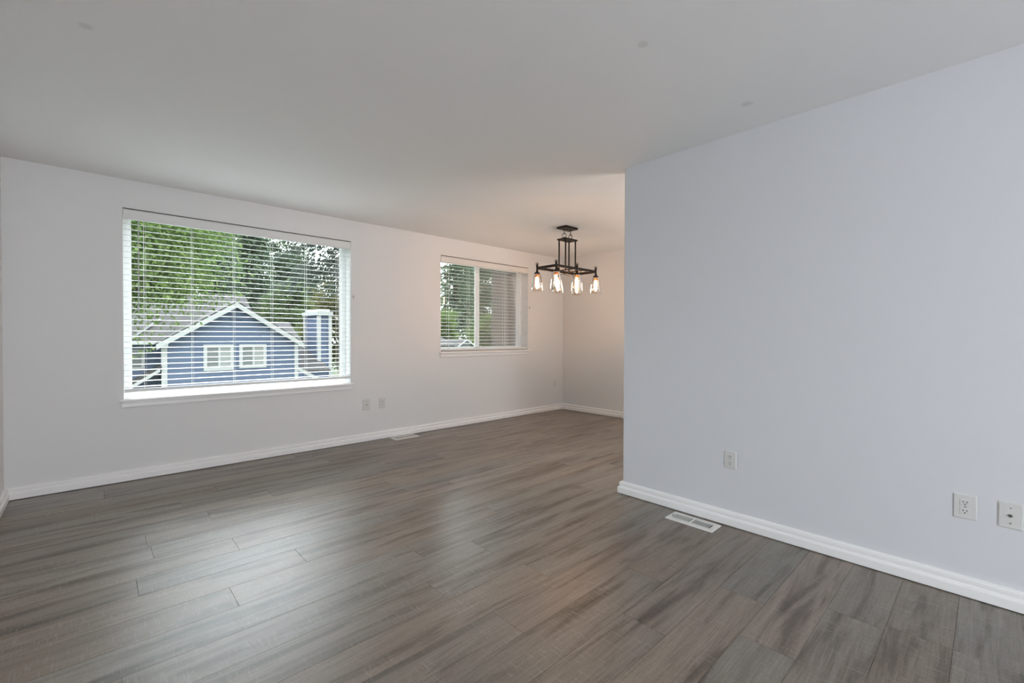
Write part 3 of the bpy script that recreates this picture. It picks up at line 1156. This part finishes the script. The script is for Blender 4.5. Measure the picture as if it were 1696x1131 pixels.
def blue_house():
    YF = 25.0
    root = empty('blue_house', (5.0, YF, GZ), 'blue lap-sided house with white trim and grey shingle roof outside the large window', 'house')
    L = root.location
    B = lambda mb, n, m, par=root: mb.build(n, m, par, L)
    ax, az = 5.03, 2.78                      # gable peak
    el, er, ez = 1.98, 8.08, 0.82            # eave ends
    wl, wr = 2.19, 7.86
    sl = (az-ez)/(ax-el)
    # gable wall
    gw = MB().prism([(wl, GZ), (wr, GZ), (wr, ez-0.05+(er-wr)*sl), (ax, az-0.10), (wl, ez-0.05+(wl-el)*sl)], 'y', YF, YF+4.0)
    B(gw, 'gable_wall', M['siding'])
    # gable roof: two slopes running back
    gr = MB()
    yo = YF-0.30
    gr.slab([(el-0.05, yo, ez-0.01), (ax, yo, az+0.06), (ax, YF+5.5, az+0.06), (el-0.05, YF+5.5, ez-0.01)], 0.07)
    gr.slab([(ax, yo, az+0.06), (er+0.05, yo, ez-0.01), (er+0.05, YF+5.5, ez-0.01), (ax, YF+5.5, az+0.06)], 0.07)
    B(gr, 'gable_roof', M['shingle'])
    rb = MB()
    rake(rb, (el, ez-0.03), (ax, az-0.01), yo+0.02, 0.25)
    rake(rb, (ax, az-0.01), (er, ez-0.03), yo+0.02, 0.25)
    rb.box(el, yo, ez-0.16, wl+0.20, YF+0.03, ez-0.03).box(wr-0.05, yo, ez-0.14, er+0.0, YF+0.03, ez-0.03)
    B(rb, 'rake_board', M['house_trim'])
    B(MB().box(wl-0.02, YF-0.04, GZ, wl+0.19, YF+0.02, ez), 'corner_board', M['house_trim'])
    B(MB().box(wr-0.16, YF-0.04, GZ, wr+0.02, YF+0.02, ez), 'corner_board', M['house_trim'])
    # gable vent
    vt = MB().box(4.78, YF-0.05, 1.94, 5.32, YF-0.01, 2.40, 0.01)
    vo = B(vt, 'gable_vent', M['siding'])
    for i in range(6):
        z = 1.99+0.065*i
        MB().box(4.83, YF-0.075, z, 5.27, YF-0.045, z+0.035).build('louvre', M['siding'], vo, L)
    # two windows
    for (x0, x1, z0, z1) in ((3.72, 4.93, -0.48, 0.75), (5.17, 6.36, -0.42, 0.75)):
        w = 0.14
        fr = MB()
        fr.box(x0, YF-0.06, z0, x0+w, YF, z1).box(x1-w, YF-0.06, z0, x1, YF, z1)
        fr.box(x0+w, YF-0.06, z0, x1-w, YF, z0+w).box(x0+w, YF-0.06, z1-w, x1-w, YF, z1)
        xm = (x0+x1)/2+0.02
        fr.box(xm-0.045, YF-0.05, z0+w, xm+0.045, YF, z1-w)
        fo = B(fr, 'house_window', M['house_trim'])
        MB().box(x0+w, YF-0.015, z0+w, xm-0.045, YF-0.004, z1-w).build('house_window_pane', M['house_pane'], fo, L)
        MB().box(xm+0.045, YF-0.015, z0+w, x1-w, YF-0.004, z1-w).build('curtained_pane', M['curtain'], fo, L)
    # main roof behind: ridge along X
    mr = MB()
    mr.slab([(-9, 25.05, 0.90), (6.30, 25.05, 0.90), (6.30, 29.0, 3.47), (-9, 29.0, 3.47)], 0.08)
    mr.slab([(-9, 29.0, 3.47), (6.30, 29.0, 3.47), (6.30, 32.9, 0.90), (-9, 32.9, 0.90)], 0.08)
    B(mr, 'main_roof', M['shingle'])
    B(MB().box(-8.8, 26.0, GZ, 6.1, 32.3, 0.86), 'main_wall', M['siding'])
    mg = MB().prism([(26.0, 0.8), (32.2, 0.8), (29.0, 3.36)], 'x', 6.0, 6.2)
    B(mg, 'side_gable', M['siding'])
    B(MB().box(-9, 25.0, 0.78, 2.0, 25.06, 0.93), 'eave_fascia', M['house_trim'])
    B(MB().slab([(1.02, 25.03, 0.985), (1.16, 25.03, 0.985), (2.36, 26.55, 1.965), (2.22, 26.55, 1.965)], 0.03), 'valley_flashing', M['far_wall'])
    # recessed window left of the gable wall
    rw = MB()
    for (a, b, c, d) in ((0.4, 0.5, -0.35, 0.55), (1.55, 1.65, -0.35, 0.55), (0.5, 1.55, -0.35, -0.25), (0.5, 1.55, 0.45, 0.55)):
        rw.box(a, 25.93, c, b, 26.0, d)
    ro = B(rw, 'side_window', M['house_trim'])
    MB().box(0.5, 25.96, -0.25, 1.55, 25.99, 0.45).build('side_window_pane', M['house_pane'], ro, L)
    # chimney pipe on the main roof
    B(MB().cyl((4.02, 28.4, 2.8), (4.02, 28.4, 3.55), 0.13, n=14).lathe((4.02, 28.4, 3.55), [(0.13, 0.0), (0.18, 0.01), (0.18, 0.06), (0.0, 0.16)], 14), 'vent_pipe', M['house_trim'])
    # low roof left, rising to the right towards the gable wall
    lr = MB().slab([(-2.0, 24.85, -3.06), (2.15, 24.85, -0.16), (2.15, 26.0, -0.16), (-2.0, 26.0, -3.06)], 0.07)
    B(lr, 'low_roof', M['shingle'])
    B(rake(MB(), (-2.0, -3.10), (2.12, -0.20), 24.90, 0.22), 'low_rake_board', M['house_trim'])
    # wing to the right of the gable
    wg = MB()
    wg.slab([(5.6, 25.35, 0.74), (8.32, 25.35, 0.74), (8.32, 28.0, 1.97), (5.6, 28.0, 1.97)], 0.07)
    wg.slab([(5.6, 28.0, 1.97), (8.32, 28.0, 1.97), (8.32, 30.6, 0.74), (5.6, 30.6, 0.74)], 0.07)
    B(wg, 'wing_roof', M['shingle'])
    B(MB().box(6.2, 25.7, GZ, 8.15, 30.2, 0.72), 'wing_wall', M['siding'])
    # low roof right, behind a small gable end
    B(MB().slab([(7.86, 25.1, -0.70), (9.62, 25.1, -0.70), (9.62, 29.7, 0.74), (7.86, 29.7, 0.74)], 0.07), 'low_roof', M['shingle'])
    B(MB().box(7.9, 25.3, GZ, 9.45, 29.6, -0.74), 'low_wall', M['siding'])
    B(MB().prism([(7.86, GZ), (10.6, GZ), (10.6, -2.15), (7.86, -0.60)], 'y', 24.98, 25.1), 'low_gable_wall', M['siding'])
    B(rake(MB(), (7.86, -0.46), (10.6, -2.10), 24.97, 0.20), 'low_rake_board', M['house_trim'])
    # chimney chase with corner boards and cap
    x0, x1, y0, y1, zt = 9.49, 10.12, 26.5, 28.75, 2.38
    ch = MB().box(x0, y0, GZ, x1, y1, zt)
    co = B(ch, 'chimney', M['siding'])
    for (a, b) in ((x0, y0), (x1, y0), (x0, y1)):
        MB().box(a-0.09, b-0.09, GZ, a+0.09, b+0.09, zt-0.01).build('chimney_corner_board', M['house_trim'], co, L)
    MB().box(x0-0.14, y0-0.14, zt-0.02, x1+0.14, y1+0.14, zt+0.20).box(x0, y0, zt+0.20, x1, y1, zt+0.34).build('chimney_cap', M['house_trim'], co, L)
    return root


blue_house()


def distant_house():
    root = empty('distant_house', (33.5, 45, GZ), 'small distant grey house with a white gable edge seen low through the smaller window', 'house')
    L = root.location
    def B(mb, n, m):
        mb.v = [(p[0], p[1], p[2]+(0.75 if p[2] > GZ+0.01 else 0)) for p in mb.v]
        return mb.build(n, m, root, L)

    B(MB().box(31.0, 46.0, GZ, 33.4, 50, -0.6), 'house_body', M['far_wall'])
    B(MB().slab([(30.2, 45.6, -0.75), (33.4, 45.6, -0.75), (33.2, 49, 0.25), (30.2, 49, 0.25)], 0.1), 'main_roof', M['shingle'])
    B(MB().prism([(32.9, GZ), (35.3, GZ), (35.3, -0.75), (34.1, 0.0), (32.9, -0.75)], 'y', 45, 49), 'gable_wall', M['far_wall'])
    gr = MB()
    gr.slab([(32.7, 44.8, -0.82), (34.1, 44.8, 0.06), (34.1, 49, 0.06), (32.7, 49, -0.82)], 0.06)
    gr.slab([(34.1, 44.8, 0.06), (35.5, 44.8, -0.82), (35.5, 49, -0.82), (34.1, 49, 0.06)], 0.06)
    B(gr, 'gable_roof', M['shingle'])
    rb = MB()
    rake(rb, (32.7, -0.82), (34.1, 0.05), 44.79, 0.17)
    rake(rb, (34.1, 0.05), (35.5, -0.82), 44.79, 0.17)
    B(rb, 'rake_board', M['house_trim'])


distant_house()


# ------------------------------------------------------------------ trees: leaf by leaf foliage, tapered trunk
def quads(P, D, Nn, ln, wd):
    """diamond leaves at P, pointing along D with normals Nn"""
    D = D/np.linalg.norm(D, axis=1, keepdims=True)
    W = np.cross(D, Nn)
    W /= np.linalg.norm(W, axis=1, keepdims=True)+1e-9
    ln = ln[:, None]
    wd = wd[:, None]
    V = np.stack([P, P+D*ln*.45+W*wd*.5, P+D*ln, P+D*ln*.45-W*wd*.5], 1).reshape(-1, 3)
    return V


def leaf_object(name, V, mat, parent):
    n = len(V)//4
    me = bpy.data.meshes.new(name)
    me.vertices.add(len(V))
    me.vertices.foreach_set('co', V.astype(np.float32).ravel())
    me.loops.add(4*n)
    me.loops.foreach_set('vertex_index', np.arange(4*n, dtype=np.int32))
    me.polygons.add(n)
    me.polygons.foreach_set('loop_start', np.arange(0, 4*n, 4, dtype=np.int32))
    me.update(calc_edges=True)
    me.materials.append(mat)
    o = bpy.data.objects.new(name, me)
    COL.objects.link(o)
    o.parent = parent
    tag(o, kind='stuff')
    return o


def conifer(seed, h, R, mat, bark, label, group, first=0.08, levels=60, per=8, sprays=15, leaf=0.42, wd=0.13, droop=0.35):
    g = np.random.default_rng(seed)
    P, D = [], []
    tr = MB()
    tr.tube([(0, 0, 0), (0.02, 0, h*0.5), (0, 0.02, h)], [h*0.018, h*0.011, 0.02], 10)
    for k in range(levels):
        t = first+(1-first)*(k+g.random())/levels
        z = h*t
        Lb = R*(1-t)**0.5*(0.75+0.5*g.random())+0.15
        for b in range(per):
            a = g.random()*2*math.pi
            d = np.array([math.cos(a), math.sin(a), 0])
            s = np.linspace(0.18, 1.0, sprays)
            pos = np.outer(s*Lb, d)
            pos[:, 2] = z - droop*Lb*s**2 + 0.08*Lb*s
            side = np.array([-d[1], d[0], 0])
            sg = g.choice([-1, 1], sprays)
            pos += side*(g.random(sprays)*0.30*Lb*(1.05-s)*sg)[:, None]
            pos += g.normal(0, 0.05, pos.shape)
            di = d*0.7 + side*sg[:, None]*0.6 + np.array([0, 0, -0.75]) + g.normal(0, 0.3, (sprays, 3))
            P.append(pos)
            D.append(di)
        if k % 3 == 0:
            tr.tube([(0, 0, z), (d[0]*Lb*0.5, d[1]*Lb*0.5, z-droop*Lb*0.2), (d[0]*Lb*0.92, d[1]*Lb*0.92, z-droop*Lb*0.75)], [0.03+0.02*(1-t), 0.02, 0.006], 5)
    P = np.concatenate(P)
    D = np.concatenate(D)
    n = len(P)
    Nn = g.normal(0, 0.6, (n, 3))+np.array([0, 0, 0.8])
    V = quads(P, D, Nn, leaf*(0.6+0.8*g.random(n)), wd*(0.6+0.8*g.random(n)))
    root = empty('conifer_tree', (0, 0, 0), label, 'tree', group)
    leaf_object('foliage', V, mat, root)
    tr.build('trunk', bark, root)
    return root


def broadleaf(seed, h, R, z0, mat, bark, label, group, name='broadleaf_tree', blobs=26, per=650, leaf=0.17, flat=0.75, droopy=0.3, loose=0.0):
    g = np.random.default_rng(seed)
    P, D = [], []
    tr = MB()
    zc = (h+z0)/2
    hz = (h-z0)/2
    tr.tube([(0, 0, 0), (0.05*R, 0, z0*0.7), (0, 0.05*R, zc), (0, 0, zc+hz*0.6)], [0.028*h, 0.02*h, 0.013*h, 0.02], 10)
    for b in range(blobs):
        u = g.normal(0, 1, 3)
        u /= np.linalg.norm(u)
        rr = (0.35+0.6*g.random()**0.6)
        c = np.array([u[0]*R*rr, u[1]*R*rr, zc+u[2]*hz*rr])
        br = R*(0.26+0.20*g.random())
        q = g.normal(0, 1, (per, 3))
        q /= np.linalg.norm(q, axis=1, keepdims=True)
        rad = br*(0.45-0.25*loose+(0.6+0.65*loose)*g.random(per)**(0.5+0.3*loose))
        p = c + q*rad[:, None]*np.array([1, 1, flat])
        P.append(p)
        D.append(q*0.8+g.normal(0, 0.5, (per, 3))-np.array([0, 0, droopy]))
        if b % 2 == 0:
            tr.tube([(0, 0, zc*0.65), tuple(c*0.55+np.array([0, 0, zc*0.35])), tuple(c)], [0.008*h, 0.005*h, 0.01], 6)
    P = np.concatenate(P)
    D = np.concatenate(D)
    n = len(P)
    Nn = g.normal(0, 0.7, (n, 3))+np.array([0, 0, 0.9])
    V = quads(P, D, Nn, leaf*(0.6+0.8*g.random(n)), leaf*0.62*(0.6+0.8*g.random(n)))
    root = empty(name, (0, 0, 0), label, 'tree' if 'tree' in name else 'shrub', group)
    leaf_object('foliage', V, mat, root)
    tr.build('trunk' if 'tree' in name else 'stems', bark, root)
    return root


def copy_tree(src, label, group=None):
    r = src.copy()
    COL.objects.link(r)
    r['label'] = label
    if group:
        r['group'] = group
    for ch in src.children:
        c = ch.copy()
        COL.objects.link(c)
        c.parent = r
    return r


def place(o, x, y, rz=0.0, s=1.0, z=GZ):
    o.location = (x, y, z)
    o.rotation_euler = (0, 0, rz)
    o.scale = (s, s, s)
    return o


# bright leafy tree in front of the blue house's roof, left
t = broadleaf(17, 9.8, 2.6, 4.3, M['leaf_bright'], M['bark'], 'bright green leafy tree before the blue house roof at the left of the large window', 'garden trees', blobs=54, per=1000, leaf=0.115, loose=1.0, droopy=0.8)
place(t, 0.12, 17.0)
# dark stand behind the blue house
GRP = 'conifers behind the blue house'
LAB = 'dark green conifer in the dense stand behind the blue house'
c0 = conifer(21, 16, 2.4, M['leaf_dark'], M['bark'], LAB, GRP, levels=70, per=12, sprays=24, leaf=0.30, wd=0.12)
place(c0, 5.9, 37.2)
for i, (x, y, s) in enumerate(((-3.6, 43.8, 1.0), (2.9, 43.8, 1.0), (10.1, 43.8, 1.0), (14.7, 43.8, 0.70))):
    place(copy_tree(c0, LAB, GRP), x, y, 1.3*i+0.5, s)
GRP2 = 'mid green trees behind the blue house'
LAB2 = 'mid green leafy tree among the dark conifers behind the blue house'
b0 = broadleaf(31, 13.2, 2.6, 2.0, M['leaf_mid'], M['bark'], LAB2, GRP2, blobs=46, per=1200, leaf=0.17, loose=0.6)
place(b0, 0.2, 37)
for i, (x, y, s) in enumerate(((11.2, 37.5, 0.68), (16.4, 37.8, 0.62))):
    place(copy_tree(b0, LAB2, GRP2), x, y, 0.9*i+1.0, s)
GRP6 = 'dark round trees at the back'
LAB6 = 'dark rounded tree at the back of the stand behind the blue house'
d0 = broadleaf(33, 17.2, 3.5, 1.0, M['leaf_dark'], M['bark'], LAB6, GRP6, blobs=58, per=950, leaf=0.25, loose=0.5)
place(d0, 5.4, 51.5)
for i, (x, y, s) in enumerate(((-4.8, 51.5, 1.0), (15.2, 52, 0.9), (24.0, 54, 0.72), (1.2, 63, 1.1), (12.6, 66, 1.2), (22.5, 72, 0.85))):
    place(copy_tree(d0, LAB6, GRP6), x, y, 0.9*i+1.0, s)
GRP3 = 'olive trees right of the chimney'
LAB3 = 'olive and yellowish leafy tree behind the blue house chimney'
o0 = broadleaf(41, 8.6, 2.0, 1.0, M['leaf_olive'], M['bark'], LAB3, GRP3, blobs=32, per=1100, leaf=0.13, loose=0.7)
place(o0, 12.9, 31.5)
place(copy_tree(o0, LAB3, GRP3), 17.6, 33, 2.0, 1.0)
# sparse grey cedar whose hanging sprays show against the sky
ce = conifer(51, 15, 4.2, M['leaf_grey'], M['bark'], 'sparse grey cedar hanging against the sky at the upper right of the large window', 'garden trees', first=0.46, levels=32, per=16, sprays=36, leaf=0.27, wd=0.08, droop=0.36)
place(ce, 8.9, 20.2)
# two big trunks close to the smaller window
tk = conifer(61, 17, 2.2, M['leaf_dark'], M['bark_pale'], 'pale brown big trunk behind the right half of the smaller window', 'garden trees', first=0.52, levels=26, per=6)
place(tk, 12.35, 14)
nm = MB().tube([(0, 0, 0), (0.01, 0, 4), (0, 0.01, 8), (0, 0, 17)], [0.46, 0.36, 0.32, 0.05], 18).build('big_trunk', M['bark_pale'])
for ch in tk.children:
    if ch.name.startswith('trunk'):
        ch.data = nm.data
bpy.data.objects.remove(nm)
t2 = copy_tree(tk, 'darker big trunk beside the pale trunk at the right end of the smaller window', 'garden trees')
for ch in t2.children:
    if ch.name.startswith('trunk'):
        ch.data = ch.data.copy()
        ch.data.materials[0] = M['bark_dark']
place(t2, 15.9, 16.9, 2.1, 1.15)
# trees seen through the smaller window
GRP4 = 'tall trees beyond the smaller window'
LAB4 = 'tall dark tree in the backdrop beyond the smaller window'
for i, (x, y, s) in enumerate(((47.5, 66, 2.0), (61.8, 66, 2.0), (77, 67, 2.0), (33.2, 66, 2.0), (30.5, 56, 1.25))):
    place(copy_tree(c0, LAB4, GRP4), x, y, 0.7*i, s)
place(copy_tree(d0, LAB4, GRP4), 68.5, 87, 0.6, 1.6)
GRP5 = 'bright trees beyond the smaller window'
LAB5 = 'bright green leafy tree behind the distant grey house'
s0 = broadleaf(71, 8.2, 3.0, 0.5, M['leaf_bright'], M['bark'], LAB5, GRP5, blobs=36, per=900, leaf=0.18, loose=0.7)
place(s0, 37.4, 55)
for i, (x, y, s) in enumerate(((46.4, 55, 1.0), (54.8, 55, 0.9))):
    place(copy_tree(s0, LAB5, GRP5), x, y, 1.1*i, s)
LAB6 = 'low leafy shrub at the foot of the big trunks beyond the smaller window'
u0 = broadleaf(81, 3.9, 0.75, 1.6, M['leaf_mid'], M['bark'], LAB6, None, name='leafy_shrub', blobs=16, per=260, leaf=0.09)
place(u0, 11.2, 12.6)
